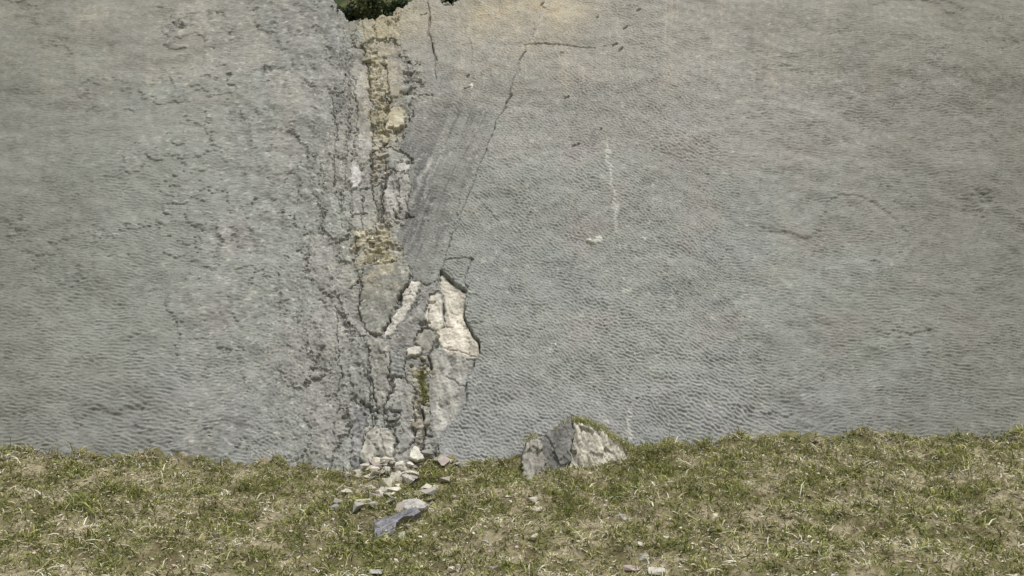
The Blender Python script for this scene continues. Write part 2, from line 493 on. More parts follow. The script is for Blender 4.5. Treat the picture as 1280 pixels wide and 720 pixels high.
plate([(538, 436), (548, 428), (562, 433), (580, 438), (598, 444), (594, 450), (592, 458), (582, 477), (583, 500), (574, 516), (560, 530), (545, 552), (538, 525), (537, 480)], -.10, (158, 154, 148), label='grey streaked plate below the cream scar', rough=.010, streak=.14, gap=1.0, gapd=.015, soft=9.0)
plate([(489, 474), (503, 473), (518, 480), (518, 520), (514, 555), (498, 566), (492, 540), (497, 512), (486, 505)], -.02, (146, 145, 140), rough=.014)
plate([(462, 424), (480, 426), (487, 444), (486, 480), (482, 508), (470, 508), (464, 470), (457, 440)], -.0, (150, 146, 139), rough=.014, tilt=(-.06, 0))
plate([(458, 530), (477, 534), (494, 540), (494, 562), (486, 580), (452, 580), (452, 556)], .03, (166, 160, 146), label='pale streaked plate at the foot of the cliff', streak=.2, rough=.018, tilt=(0, -.08))
plate([(438, 420), (456, 420), (462, 460), (462, 500), (438, 500)], -.05, (136, 136, 134), rough=.016)
plate([(438, 502), (462, 506), (455, 540), (450, 580), (438, 588)], -.06, (133, 132, 138), rough=.018)

# ochre wash around the crumbling fissures, and dripping below them
for cx, cy, rx, ry, a in ((472, 110, 22, 75, .55), (472, 318, 30, 42, .6), (492, 150, 18, 26, .5), (527, 475, 12, 40, .4), (480, 30, 40, 22, .5)):
    C = mix(C, (172, 162, 134), np.exp(-((QX - cx) / rx) ** 2 - ((QY - cy) / ry) ** 2) * a * np.clip(.8 + .5 * samp(TJ, Ug / 9, Vg / 9 + .5), 0, 1.3) * (L > 0))
# pale flecks and dark pits of the weathered zone
zl = (L > 0)
zf = sstep(.9, 2.2, samp(TR, Ug / 8 + .9, Vg / 8 + .4)) * zl * (1 - sidew)
C = mix(C, (204, 200, 188), zf * .55)
zd = sstep(1.2, 2.3, samp(TR, Ug / 9 + .15, Vg / 9 + .66)) * zl * (1 - sidew)
H -= .02 * zd
zf2 = sstep(1.3, 2.4, samp(TR, Ug / 7 + .35, Vg / 7 + .14)) * (~zl) * sstep(330, 60, PY) * (1 - sidew)
C = mix(C, (192, 188, 174), zf2 * .55)
H += .006 * zf2

# ---- open cracks ---------------------------------------------------------
CR = [
 ([(455, 60), (460, 95), (462, 120), (468, 180)], 1.1, .12), ([(481, 72), (486, 118), (482, 150), (480, 182)], 1.2, .12), ([(463, 186), (464, 228), (470, 256), (474, 277)], 1.2, .13),
 ([(481, 190), (480, 228), (478, 276)], 1.1, .12), ([(500, 226), (496, 246), (498, 262)], 1.2, .12), ([(487, 442), (486, 480), (483, 508), (478, 534)], 1.2, .12),
 ([(519, 478), (518, 520), (514, 556)], 1.2, .12), ([(506, 444), (507, 470)], 1.0, .1), ([(464, 470), (470, 508), (462, 530), (454, 556)], 1.2, .12), ([(438, 500), (462, 505)], 1.2, .1),
 ([(446, 284), (444, 330), (449, 350)], 1.1, .11), ([(512, 330), (512, 350)], 1.1, .1), ([(443, 90), (446, 150), (440, 203)], 1.0, .1), ([(412, 120), (420, 160), (416, 230)], 1.2, .10), ([(420, 380), (424, 470), (418, 540)], 1.2, .10),
 ([(430, 30), (436, 130), (428, 260)], .9, .09),
 ([(457, 440), (460, 470), (464, 500)], 1.1, .11),
 ([(656, 66), (650, 75)], 2.4, .14), ([(648, 80), (640, 106), (636, 122)], .9, .06), ([(640, 117), (632, 126)], 2.0, .10),
 ([(634, 126), (621, 148), (616, 164), (607, 190), (601, 207)], 1.15, .10), ([(598, 212), (590, 236), (578, 262), (572, 282), (562, 300), (556, 322)], .95, .07),
 ([(556, 322), (551, 340)], 1.2, .09),
 ([(657, 56.5), (678, 56), (700, 57), (722, 58.5), (744, 58.5)], 1.0, .08), ([(752, 57), (771, 55)], .7, .05), ([(766, 56), (771, 54)], 2.2, .1), ([(774, 63), (778, 59)], 2.6, .12),
 ([(796, 14), (800, 12)], 2.2, .09), ([(780, 33), (784, 31)], 2.3, .09), ([(746, 22), (748, 21)], 1.8, .08), ([(676, 6), (680, 3)], 2.2, .09), ([(706, 122), (711, 120)], 2.2, .09),
 ([(716, 179), (724, 175)], 2.0, .09), ([(752, 158), (750, 160)], 1.6, .07), ([(700, 67), (704, 66.5)], 1.3, .07),
 ([(555, 324), (572, 322.5), (590, 322)], 1.2, .09), ([(590, 322), (586, 332), (582, 340), (581, 352), (585, 360)], 1.4, .09), ([(589, 322), (591, 323)], 2.5, .10),
 ([(591, 243), (602, 254), (614, 266), (624, 276)], .8, .045),
 ([(551, 336), (561, 345), (571, 356), (583, 363)], 1.4, .12), ([(579, 393), (585, 404), (592, 417), (598, 425), (600, 438)], 1.4, .12), ([(584, 378), (579, 393)], .9, .08),
 ([(551, 337), (545, 358)], 1.3, .10), ([(553, 367), (553, 386), (556, 397), (558, 405), (566, 407)], 1.0, .08), ([(582, 405), (605, 404)], .8, .05), ([(592, 419), (640, 421)], .6, .035),
 ([(583, 446), (595, 447)], 1.3, .12), ([(594, 450), (590, 458)], 1.6, .10), ([(558, 467), (568, 470), (574, 478), (584, 479)], 1.2, .10), ([(584, 478), (584, 496)], 1.3, .10),
 ([(534, 0), (538, 20), (536, 38), (540, 52), (543, 70), (545, 98)], 1.2, .10), ([(528, 17), (534, 14)], 2.2, .12), ([(537, 18), (535, 44)], 2.0, .12), ([(540, 52), (546, 74)], 1.6, .12),
 ([(586, 44), (590, 60), (589, 80)], .7, .05), ([(584, 95), (586, 94)], 2.2, .1), ([(580, 111), (587, 108)], 1.8, .1),
 ([(453, 58), (466, 50), (472, 47), (488, 47), (491, 52), (500, 55)], 2.2, .18), ([(468, 46), (470, 24)], 1.2, .09),
 ([(500, 68), (510, 72)], 2.0, .16), ([(506, 79), (517, 79)], 2.4, .18), ([(504, 90), (520, 90)], 2.2, .18), ([(511, 100), (526, 100)], 2.0, .16), ([(504, 117), (512, 113), (520, 109)], 1.8, .15), ([(523, 120), (541, 118)], 1.4, .10),
 ([(478, 138), (492, 134)], 1.8, .16), ([(510, 148), (516, 134)], 1.8, .13), ([(479, 187), (489, 182)], 1.8, .14), ([(468, 186), (478, 186)], 3.0, .2),
 ([(451, 236), (462, 229), (478, 226)], 2.0, .16), ([(503, 198), (512, 198), (518, 205)], 2.2, .18), ([(486, 210), (493, 212), (496, 220)], 1.6, .14),
 ([(493, 262), (498, 269), (508, 269), (520, 269)], 2.2, .2), ([(506, 263), (513, 267)], 2.4, .18), ([(470, 277), (502, 277.5)], 1.3, .12), ([(532, 276), (565, 277)], .9, .05),
 ([(438, 268), (456, 264)], 1.6, .12), ([(452, 232), (453, 282)], 1.3, .11),
 ([(438, 357), (452, 350)], 1.7, .14), ([(451, 350), (448, 370), (450, 394), (458, 414), (469, 420), (478, 414)], 1.4, .14), ([(508, 357), (497, 376)], 2.2, .18), ([(488, 398), (484, 408)], 2.4, .18), ([(496, 372), (513, 368)], 1.0, .09),
 ([(525, 402), (536, 401)], 2.6, .16), ([(525, 408), (519, 416)], 2.0, .16), ([(533, 406), (536, 384)], 1.4, .12), ([(536, 376), (543, 375)], 2.4, .14),
 ([(536, 444), (538, 456)], 3.0, .2), ([(489, 471), (501, 471.5)], 2.8, .24), ([(488, 460), (487, 484), (483, 512)], 1.4, .12), ([(462, 513), (472, 512)], 2.6, .2),
 ([(529.5, 480), (530, 510), (529.5, 536), (529, 572)], 2.2, .26), ([(533, 542), (541, 543)], 2.0, .18), ([(543, 564), (547, 576), (551, 592)], 1.8, .16), ([(480, 534), (490, 533)], 2.2, .18),
 ([(452, 560), (458, 544), (470, 520)], 1.6, .12), ([(496, 540), (493, 566)], 1.3, .12), ([(795, 499), (798, 498)], 1.6, .08),
]
for pts, wd, dep in CR:
    clean = min(p[0] for p in pts) > 532
    bb, d = polydist(pts, 6, SX if clean else QX, SY if clean else QY)
    H[bb] -= dep * sstep(wd * .75, wd * .1, d)
# two small white scars on the rippled bed, chips
for cx, cy, rx, ry, hgt in ((741, 301, 5, 4.2, .07), (750, 297, 5, 3, .03), (805, 296, 3, 1.6, .02), (586, 108, 3, 2, .02), (694, 429, 1.5, 2, .02)):
    q = ((QX - cx) / rx) ** 2 + ((QY - cy) / ry) ** 2
    k = sstep(1.3, .6, q)
    H += hgt * sstep(1.2, .2, q)
    C = C + (s2l((200, 199, 190)) - C) * k[..., None]

# ---- brow of the cliff ---------------------------------------------------
top_x = [-900, 250, 300, 345, 385, 405, 422, 436, 455, 475, 500, 515, 528, 538, 548, 556, 566, 580, 610, 1500]
top_y = [-38, -38, -38, -36, -30, -18, 8, 27, 22, 15, 8, -3, -10, -8, -6, 1, 1, -9, -30, -38]
ex = np.maximum(0, np.interp(PX, top_x, top_y) + 2.2 * lowC + JY - PY) / 21.0
H -= 2.25 * ex
C = mix(C, (92, 92, 66), sstep(0, .25, ex) * .9)

POS = WO + Ug[..., None] * WU + Vg[..., None] * WV + H[..., None] * WN
# ---- cut the relief into its pieces
FL = np.maximum.reduce([L[:-1, :-1], L[1:, :-1], L[:-1, 1:], L[1:, 1:]])
idx = np.arange(NV * NU).reshape(NV, NU)
Q = np.stack([idx[:-1, :-1], idx[:-1, 1:], idx[1:, 1:], idx[1:, :-1]], -1)
fl = FL.ravel(); Qf = Q.reshape(-1, 4)
order = np.argsort(fl, kind='stable'); fs = fl[order]
ids, start = np.unique(fs, return_index=True)
ends = list(start[1:]) + [len(fs)]
VP = POS.reshape(-1, 3); VC = np.clip(C.reshape(-1, 3), .008, .85)
cliff = None
for k, a, b in zip(ids, start, ends):
    f = Qf[order[a:b]]
    if k != 0 and len(f) < 12:
        continue
    uq, inv = np.unique(f, return_inverse=True)
    nm, lb = ('cliff', None) if k == 0 else pieces[k]
    me = np_mesh(nm, VP[uq], inv.reshape(f.shape), M_ROCK, VC[uq])
    o = link(nm, me, cliff)
    if k == 0:
        cliff = o
        tag(o, 'tall steep grey rock face covered in small ripple marks', 'cliff', kind='structure')
    elif lb:
        tag(o, lb)

# ================================================================== GROUND
base_px = [(-300, 556), (100, 570), (300, 580), (438, 591), (470, 582), (500, 580), (540, 585), (580, 586), (600, 577), (620, 572), (640, 569), (655, 572), (700, 573), (760, 571), (795, 562), (842, 555), (950, 552), (1200, 546), (1600, 540)]
bx, bz, by = [], [], []
for p in base_px:
    q = hit_plane(p[0], p[1], WO, WN); bx.append(q[0]); by.append(q[1]); bz.append(q[2])

def ground_z(x, y):
    x = np.asarray(x, float); y = np.asarray(y, float)
    zb = np.interp(x, bx, bz); yb = np.interp(x, bx, by)
    d = np.maximum(yb - y, -2.0)
    z = zb - 1.0 * math.tan(R(20)) * (7.5 - np.log1p(np.exp(np.clip((7.5 - d) * 1.1, -50, 50))) / 1.1)
    fade = np.clip(d / 1.0, 0.6, 1)
    z = z + fade * (.07 * samp(TE, x / 7, y / 7) + .03 * samp(TA, x / 3.5, y / 3.5 + .3) + .012 * samp(TD, x / 2.5, y / 2.5))
    z = z + np.exp(-(d / .7) ** 2) * (.055 * samp(TJ, x / 14, .3) + .03 * samp(TJ, x / 7, .7))
    far = np.clip((d - 9) / 14, 0, 1)
    return z * (1 - far) + (.3 + .05 * samp(TE, x / 20, y / 20)) * far

def at_ground(px, py):
    d = ray(px, py)
    t = np.linspace(8, 40, 3000)
    P = CAM + t[:, None] * d
    below = np.where(P[:, 2] < ground_z(P[:, 0], P[:, 1]))[0]
    k = below[0] if len(below) else 1300
    return P[k], FPX / (np.dot(P[k] - CAM, FWD))

gx_ = np.concatenate([np.linspace(-250, -16, 40)[:-1], np.arange(-16, 16, .08), np.linspace(16, 250, 40)])
gy_ = np.concatenate([np.linspace(-250, -9, 50)[:-1], np.arange(-9, 1.2, .07)])
GX, GY = np.meshgrid(gx_, gy_)
GZ = ground_z(GX, GY)
gpx, gpy, _ = project(np.stack([GX, GY, GZ], -1))
def greenness(x, y, px, py):
    g = .34 * samp(TE, x / 5 + .2, y / 5) + .32 * samp(TJ, x / 10, y / 10) + .15 * samp(TR, x / 10, y / 10)
    g = g + .75 * np.exp(-((px - 800) / 90) ** 2 - ((py - 585) / 26) ** 2) + .65 * np.exp(-((px - 470) / 60) ** 2 - ((py - 670) / 60) ** 2)
    g = g + .5 * np.exp(-((px - 575) / 50) ** 2 - ((py - 600) / 22) ** 2) - .35 * np.exp(-((px - 680) / 120) ** 2 - ((py - 690) / 50) ** 2)
    return g
g = greenness(GX, GY, gpx, gpy)
GC = np.zeros(GX.shape + (3,)) + s2l((118, 110, 84))
GC = mix(GC, (94, 97, 62), sstep(-.3, .8, g) * .8)
GC = mix(GC, (158, 149, 124), sstep(.3, -.9, g) * .7)
GC = mix(GC, (84, 76, 54), sstep(.6, 1.8, samp(TC, GX / 1.6, GY / 1.6)) * .7)
gi = np.arange(GX.size).reshape(GX.shape)
gq = np.stack([gi[:-1, :-1], gi[:-1, 1:], gi[1:, 1:], gi[1:, :-1]], -1).reshape(-1, 4)
ground = link('ground', np_mesh('ground', np.stack([GX, GY, GZ], -1).reshape(-1, 3), gq, M_SOIL, GC.reshape(-1, 3)))
tag(ground, 'sloping bank of earth and turf below the cliff', 'ground', kind='structure')

# vegetated hillside behind the brow of the cliff
hx, hy = np.meshgrid(np.linspace(-120, 120, 120), np.linspace(14, 130, 60))
hz = 18.3 + (hy - 14) * .62 + 1.6 * samp(TE, hx / 60, hy / 60) + .5 * samp(TA, hx / 20, hy / 20)
hc = np.zeros(hx.shape + (3,)) + s2l((58, 66, 42))
hc = mix(hc, (86, 84, 54), sstep(.2, 1.5, samp(TA, hx / 40, hy / 40)))
hi_ = np.arange(hx.size).reshape(hx.shape)
hq = np.stack([hi_[:-1, :-1], hi_[:-1, 1:], hi_[1:, 1:], hi_[1:, :-1]], -1).reshape(-1, 4)
tag(link('hillside', np_mesh('hillside', np.stack([hx, hy, hz], -1).reshape(-1, 3), hq, M_SOIL, hc.reshape(-1, 3))),
    'dark green hillside rising behind the top of the cliff', 'hillside', kind='structure')

# ================================================================== STONES
def hull_mesh(name, seed, n=11, scale=(1, 1, 1), mat=M_STONE, colr=(150, 145, 135), var=.06):
    r = np.random.default_rng(seed)
    bm = bmesh.new()
    for _ in range(n):
        p = r.standard_normal(3); p /= np.linalg.norm(p)
        p = np.sign(p) * np.abs(p) ** .6
        bm.verts.new(p / np.abs(p).max() * r.uniform(.8, 1.0) * np.array(scale) * .5)
    bmesh.ops.convex_hull(bm, input=bm.verts)
    loose = [v for v in bm.verts if not v.link_faces]
    bmesh.ops.delete(bm, geom=loose, context='VERTS')
    me = bpy.data.meshes.new(name); bm.to_mesh(me); bm.free()
    me.materials.append(mat)
    set_color(me, s2l(dull(colr, .3))[None] * (1 + var * r.standard_normal((len(me.vertices), 1))))
    return me

def stone_mesh(name, seed, scale, colr, facets=12, rough=.02, var=.10):
    """an angular broken stone: hull of scattered corners, edges chipped, faces roughened"""
    r = np.random.default_rng(seed)
    bm = bmesh.new()
    for _ in range(facets):
        p = r.standard_normal(3); p /= np.linalg.norm(p)
        p = np.sign(p) * np.abs(p) ** .55
        bm.verts.new(p / np.abs(p).max() * r.uniform(.75, 1.0) * .5)
    bmesh.ops.convex_hull(bm, input=bm.verts)
    bmesh.ops.delete(bm, geom=[v for v in bm.verts if not v.link_faces], context='VERTS')
    bmesh.ops.dissolve_limit(bm, angle_limit=R(14), verts=bm.verts, edges=bm.edges)
    bmesh.ops.bevel(bm, geom=list(bm.edges), offset=.035, segments=1, affect='EDGES')
    bmesh.ops.triangulate(bm, faces=bm.faces)
    bmesh.ops.subdivide_edges(bm, edges=bm.edges, cuts=2, use_grid_fill=True)
    bmesh.ops.triangulate(bm, faces=bm.faces)
    V = np.array([v.co[:] for v in bm.verts])
    V = V / np.abs(V).max(0) * .5
    o1, o2 = r.random(2)
    nz = samp(TR, V[:, 0] * .22 + o1 + V[:, 1] * .1, V[:, 2] * .22 + V[:, 1] * .13 + o2)
    V = V * (1 + rough * nz)[:, None] * np.array(scale)
    for v, p in zip(bm.verts, V): v.co = p
    me = bpy.data.meshes.new(name); bm.to_mesh(me); bm.free()
    me.materials.append(M_STONE)
    set_color(me, np.clip(s2l(dull(colr, .3))[None] * (1 + var * nz[:, None]), .02, .85))
    return me

def outline_slab(name, pts, O, N, upv, thick, colr, mat=M_STONE, res=.018, rough=.012, bevel=.05, ribs=0.0, var=.10, back=None, seed=0, ribdir=0.0, jag=.02):
    """solid with a front outlined in picture units on plane (O,N); sides run back along `back`"""
    N = np.asarray(N, float) / np.linalg.norm(N)
    Ux = np.cross(upv, N); Ux /= np.linalg.norm(Ux); Vx = np.cross(N, Ux)
    loc = np.array([[(hit_plane(a, b, O, N) - O) @ Ux, (hit_plane(a, b, O, N) - O) @ Vx] for a, b in pts])
    lo, hi = loc.min(0) - .05, loc.max(0) + .05
    xs = np.arange(lo[0], hi[0], res); ys = np.arange(lo[1], hi[1], res)
    X, Y = np.meshgrid(xs, ys)
    jx = X + jag * samp(TJ, X / 8 + seed * .13, Y / 8); jy = Y + jag * samp(TJ, X / 8 + .5, Y / 8 + seed * .17)
    bb, d = polysd(loc, 9, jx, jy)
    D = np.full(X.shape, -1.0); D[bb] = d
    ins = D > 0
    fm = ins[:-1, :-1] & ins[1:, :-1] & ins[:-1, 1:] & ins[1:, 1:]
    q = np.clip(D / bevel, 0, 1)
    hf = -bevel * .7 * (1 - np.sqrt(np.maximum(0, 1 - (1 - q) ** 2)))
    rb = samp(TR, (X + Y * ribdir) / 7 + seed * .1, Y / 50)
    fa, far_ = facets(X, Y, .13, .22, seed + .5, shear=.2); fb_, fbr = facets(X, Y, .3, .45, seed + 2.5, shear=.1)
    hf = hf + rough * (1.4 * fa + 3.4 * fb_ + .25 * samp(TR, X / 6 + seed * .3, Y / 6)) + ribs * rb
    P = O + X[..., None] * Ux + Y[..., None] * Vx + hf[..., None] * N
    bk = -N * thick if back is None else np.asarray(back, float)
    PB = O + X[..., None] * Ux + Y[..., None] * Vx + bk + (rough * 1.5 * samp(TA, X / 1.1, Y / 1.1))[..., None] * N
    n = X.size
    ii = np.arange(n).reshape(X.shape)
    f = np.stack([ii[:-1, :-1], ii[:-1, 1:], ii[1:, 1:], ii[1:, :-1]], -1)[fm]
    fb = (f + n)[:, ::-1]
    # boundary edges -> side walls, in three courses so that the sides are rough too
    e = np.concatenate([f[:, [0, 1]], f[:, [1, 2]], f[:, [2, 3]], f[:, [3, 0]]])
    key = e.min(1).astype(np.int64) * n + e.max(1)
    _, inv, cnt = np.unique(key, return_inverse=True, return_counts=True)
    be = e[cnt[inv] == 1]
    fsd = np.stack([be[:, 1], be[:, 0], be[:, 0] + n, be[:, 1] + n], -1)
    V = np.concatenate([P.reshape(-1, 3), PB.reshape(-1, 3)])
    F = np.concatenate([f, fb, fsd])
    c = s2l(dull(colr, .35))[None] * (1 + var * rb.ravel() + var * .8 * samp(TR, X / 6, Y / 6 + seed).ravel() + var * 1.2 * (far_.ravel() - .5) + var * (fbr.ravel() - .5))[:, None]
    CC = np.clip(np.concatenate([c, c]), .02, .85)
    uq, iv = np.unique(F, return_inverse=True)
    me = np_mesh(name, V[uq], iv.reshape(F.shape), mat, CC[uq])
    return me

# ---- blocks wedged in the fissures
PAL = {'ochre': [(180, 171, 142), (164, 156, 128), (196, 188, 162), (150, 144, 122)],
       'tan': [(166, 156, 142), (160, 142, 134), (176, 166, 150)],
       'moss': [(150, 144, 120), (160, 154, 134), (138, 135, 116)],
       'grey': [(148, 146, 140), (132, 132, 132), (162, 157, 148)]}
br = np.random.default_rng(77)
for cname, polys in CRUMB.items():
    variants = []
    for i in range(8):
        variants.append(hull_mesh('block', 300 + i + len(cname) * 31, n=16 + i % 5, scale=(1, .5 + .2 * br.random(), .5), mat=M_STONE, colr=PAL[cname][i % len(PAL[cname])]))
    for pts in polys:
        P = np.array(pts, float)
        lo, hi = P.min(0), P.max(0)
        placed = []
        area = (hi - lo).prod() * .7
        for _ in range(60):
            x, y = br.uniform(lo[0], hi[0]), br.uniform(lo[1], hi[1])
            s = br.choice([5, 8, 11, 14], p=[.3, .35, .25, .1])
            if not inside(pts, np.array([x]), np.array([y]))[0]: continue
            if any(math.hypot(x - a, (y - b) * 1.2) < (s + c) * .42 for a, b, c in placed): continue
            placed.append((x, y, s))
        for x, y, s in placed[:max(4, int(area / 300))]:
            u, v = px2uv(x, y)
            sc = s / project((WO + u * WU + v * WV))[2] * 1.25
            hb = -.04 if cname != 'grey' else -.03
            o = link('block', variants[br.integers(8)], cliff)
            o.location = WO + u * WU + v * WV + (hb + sc * .12) * WN
            # long side lies along the fissure's bedding, broad face to the front
            rm = Matrix((WU, WV, WN)).transposed().to_quaternion()
            o.rotation_mode = 'QUATERNION'
            e1 = Matrix.Rotation(br.choice([0, math.pi / 2]) + br.normal(0, .45), 3, 'Z') @ Matrix.Rotation(br.normal(0, .3), 3, 'X') @ Matrix.Rotation(br.normal(0, .3), 3, 'Y')
            o.rotation_quaternion = rm @ e1.to_quaternion()
            o.scale = (sc, sc, sc)

# ---- the half-buried outcrop at the foot of the slab
OO = hit_plane(720, 586, np.array([0, -.75, 2.3]), np.array([0, -1., 0.])); ON = np.array([0.0, -.90, .42])
oc = bpy.data.objects.new('rock_outcrop', None); col.objects.link(oc)
oc.location = OO
tag(oc, 'low humped rock outcrop with dark and pale faces, half buried at foot of the cliff', 'rock outcrop')
bpy.context.view_layer.update()
def part(name, me, parent, label=None):
    o = link(name, me, parent)
    o.matrix_parent_inverse = parent.matrix_world.inverted()
    if label: o['label'] = label
    return o
up = np.array([0, 0, 1.0])
part('rock_face', outline_slab('rock_face', [(651, 612), (653, 568), (657, 557), (662, 550), (671, 547), (677, 553), (682, 575), (688, 612)], OO - ON * .03, ON, up, .5, (150, 144, 134), back=(0, .85, .12), ribs=.022, rough=.02, seed=1), oc, 'pale brownish left end of the outcrop')
part('rock_face', outline_slab('rock_face', [(666, 612), (668, 566), (678, 550), (690, 538), (701, 531), (712, 525), (719, 525), (716, 545), (714, 570), (715, 612)], OO + ON * .05, ON + np.array([-.25, 0, 0]), up, .5, (114, 112, 109), back=(.05, .9, .15), rough=.026, seed=2, var=.12), oc, 'dark slate grey facet of the outcrop')
part('rock_face', outline_slab('rock_face', [(710, 612), (713, 566), (716, 545), (717, 530), (724, 529), (738, 534), (750, 539), (764, 550), (778, 558), (792, 569), (799, 578), (796, 612)], OO, ON + np.array([.18, 0, 0]), up, .5, (178, 171, 155), back=(0, .9, .32), ribs=.03, rough=.028, seed=3, var=.16, ribdir=.18), oc, 'pale ribbed right face of the outcrop')

def place_stone(px, py, wpx, hpx, colr, label, cat='stone', name='stone', seed=0, rot=0.0, depth=.9, facets=11, sink=.3, tilt=(0, 0), group=None):
    P, sc = at_ground(px, py + hpx * .4)
    W, Hh = wpx / sc, hpx / sc
    lodged = P[1] > float(np.interp(P[0], bx, by)) - W * .3
    me = stone_mesh(name, seed, (W, W * depth, Hh * 1.05), colr, facets)
    o = link(name, me)
    gz = float(ground_z(P[0], P[1]))
    zmin = min(v.co.z for v in me.vertices)
    o.location = (P[0], P[1] + W * .1, gz - zmin * (1 - sink))
    o.rotation_euler = (R(12) + tilt[0], tilt[1], rot)
    if lodged:                                   # caught at the foot of the wall, on top of the rubble
        o.location = hit_plane(px, py, WO, WN) + WN * (.02 + W * depth * .25)
        o.rotation_euler = (R(25), 0, rot)
    tag(o, label, cat, group)
    return o

# purple slab lying on the turf, and the lens-shaped slab on top of it
P0, sc0 = at_ground(484, 668)
O1 = P0 + np.array([0, 0, .05])
me = outline_slab('stone_slab', [(467, 647), (467.5, 676), (471, 677.5), (484, 671), (494, 665), (495.5, 654), (505, 646), (517, 645), (527, 639), (519, 632), (500, 638), (490, 643), (478, 646), (472, 651)], O1, np.array([.06, -.62, .78]), np.array([0, .8, .6]), .16, (124, 122, 132), rough=.006, bevel=.008, var=.16, seed=9, ribs=.008, ribdir=-1.2, jag=.005)
me.polygons.foreach_set('use_smooth', [False] * len(me.polygons))
tag(link('stone_slab', me), 'flat purplish grey stone slab lying tilted in the grass', 'stone slab')
P1, sc1 = at_ground(517, 642)
O2 = P1 + np.array([0, .1, .22])
me = outline_slab('stone_slab', [(500, 628), (503, 625), (511, 623), (521, 621), (529, 625), (537, 631), (530, 636), (519, 635), (510, 636), (503, 634)], O2, np.array([.05, -.72, .69]), np.array([0, .8, .6]), .10, (178, 173, 168), rough=.010, bevel=.03, var=.12, seed=12, ribs=.004, ribdir=-2.0, jag=.008, back=(0.02, .26, -.16))
o = link('stone_slab', me)
tag(o, 'lens-shaped pale grey slab propped on top of the purplish slab', 'stone slab')
place_stone(512, 641, 15, 7, (120, 116, 116), 'small dark stone holding up the lens-shaped slab', seed=72, sink=.2)
place_stone(522, 619, 13, 4, (142, 138, 122), 'thin grey stone in the grass just behind the lens-shaped slab', seed=73)

O3 = hit_plane(520, 568, WO, WN) + WN * .14
me = outline_slab('stone', [(510, 572), (513, 563), (519, 556), (525, 561), (527, 566), (531, 573), (521, 577)], O3, WN + np.array([.1, -.1, 0]), up, .2, (212, 205, 190), rough=.012, bevel=.02, var=.07, seed=14, jag=.01)
tag(link('stone', me), 'cream angular block at the bottom of the main crevice', 'stone')
ST = [
 (498.5, 583, 12, 12, (212, 206, 188), 'small cream square block left of the crevice foot', 32, .05),
 (513, 583, 11, 8, (206, 199, 184), 'small pale block just below the cream angular block', 33, .5),
 (517, 592, 20, 10, (190, 184, 170), 'long grey-cream block slanting down below the crevice foot', 34, -.6),
 (506, 590, 9, 6, (196, 190, 174), 'small pale block between the square block and the slanting block', 35, .3),
 (482.5, 605, 15, 15, (220, 213, 194), 'rounded cream boulder in the grass below the rubble', 36, .2),
 (492, 613, 15, 9, (212, 206, 188), 'cream stone leaning on the rounded cream boulder', 37, -.4),
 (484, 619, 13, 5, (192, 184, 164), 'low flat stone under the rounded cream boulder', 38, .1),
 (453, 627, 19, 7, (196, 190, 150), 'flat yellowish stone in the grass at the far left', 39, .1),
 (465, 629, 8, 6, (180, 172, 144), 'small stone beside the flat yellowish stone', 40, .1),
 (503, 669, 13, 9, (188, 190, 166), 'pale greenish stone at the lower right of the purplish slab', 41, .3),
 (508, 657, 12, 9, (150, 150, 130), 'dull green-grey stone against the right side of the purplish slab', 42, .2),
 (666, 624, 15, 8, (186, 178, 162), 'pale stone in the middle of the grass', 43, .2),
 (671, 635, 15, 6, (184, 176, 154), 'flat tan stone just below the pale stone in mid grass', 44, -.2),
 (781, 647, 10, 8, (170, 168, 162), 'rounded grey stone in the grass below the outcrop', 45, .2),
 (835, 674, 11, 6, (208, 203, 190), 'whitish stone in the grass at the far right', 46, .1),
 (801, 681, 9, 5, (196, 192, 182), 'small white stone left of the far right whitish stone', 47, .2),
 (786, 686, 6, 8, (206, 200, 176), 'small upright cream stone in the lower right grass', 48, .2),
 (805, 697, 15, 8, (176, 170, 158), 'grey-tan stone near the bottom right corner', 49, -.3),
 (822, 714, 24, 8, (190, 182, 168), 'broad flat pale stone at the bottom right corner', 50, .1),
 (790, 712, 20, 7, (172, 152, 142), 'broad flat pinkish stone at the bottom edge', 51, .1),
 (763, 712, 12, 7, (200, 192, 168), 'cream stone left of the pinkish stone at the bottom edge', 52, .2),
 (565, 713, 11, 7, (216, 208, 184), 'cream wedge-shaped stone at the bottom edge, left of centre', 53, .4),
 (615, 712, 13, 10, (146, 140, 136), 'dull purplish stone at the bottom edge near the centre', 54, .3),
 (470, 716, 18, 6, (168, 164, 156), 'grey stone at the bottom left edge of the grass', 55, .1),
 (668, 672, 14, 9, (182, 176, 150), 'tan stone half sunk in the lower middle grass', 56, .3),
 (474, 579, 16, 7, (200, 192, 170), 'pale stone at the cliff foot, left end of the rubble', 58, .1),
 (457, 583, 13, 6, (176, 170, 156), 'grey stone at the left end of the cliff foot', 59, .2),
 (486, 577, 12, 8, (182, 172, 160), 'pinkish rubble stone beneath the pale streaked plate', 60, .3),
 (495, 597, 9, 5, (186, 180, 162), 'small pale stone between the square block and the rounded boulder', 61, .3),
]
for (px, py, wp, hp, cc, lb, sd_, rt) in ST:
    place_stone(px, py, wp, hp, cc, lb, seed=sd_ * 7, rot=rt, sink=.25)

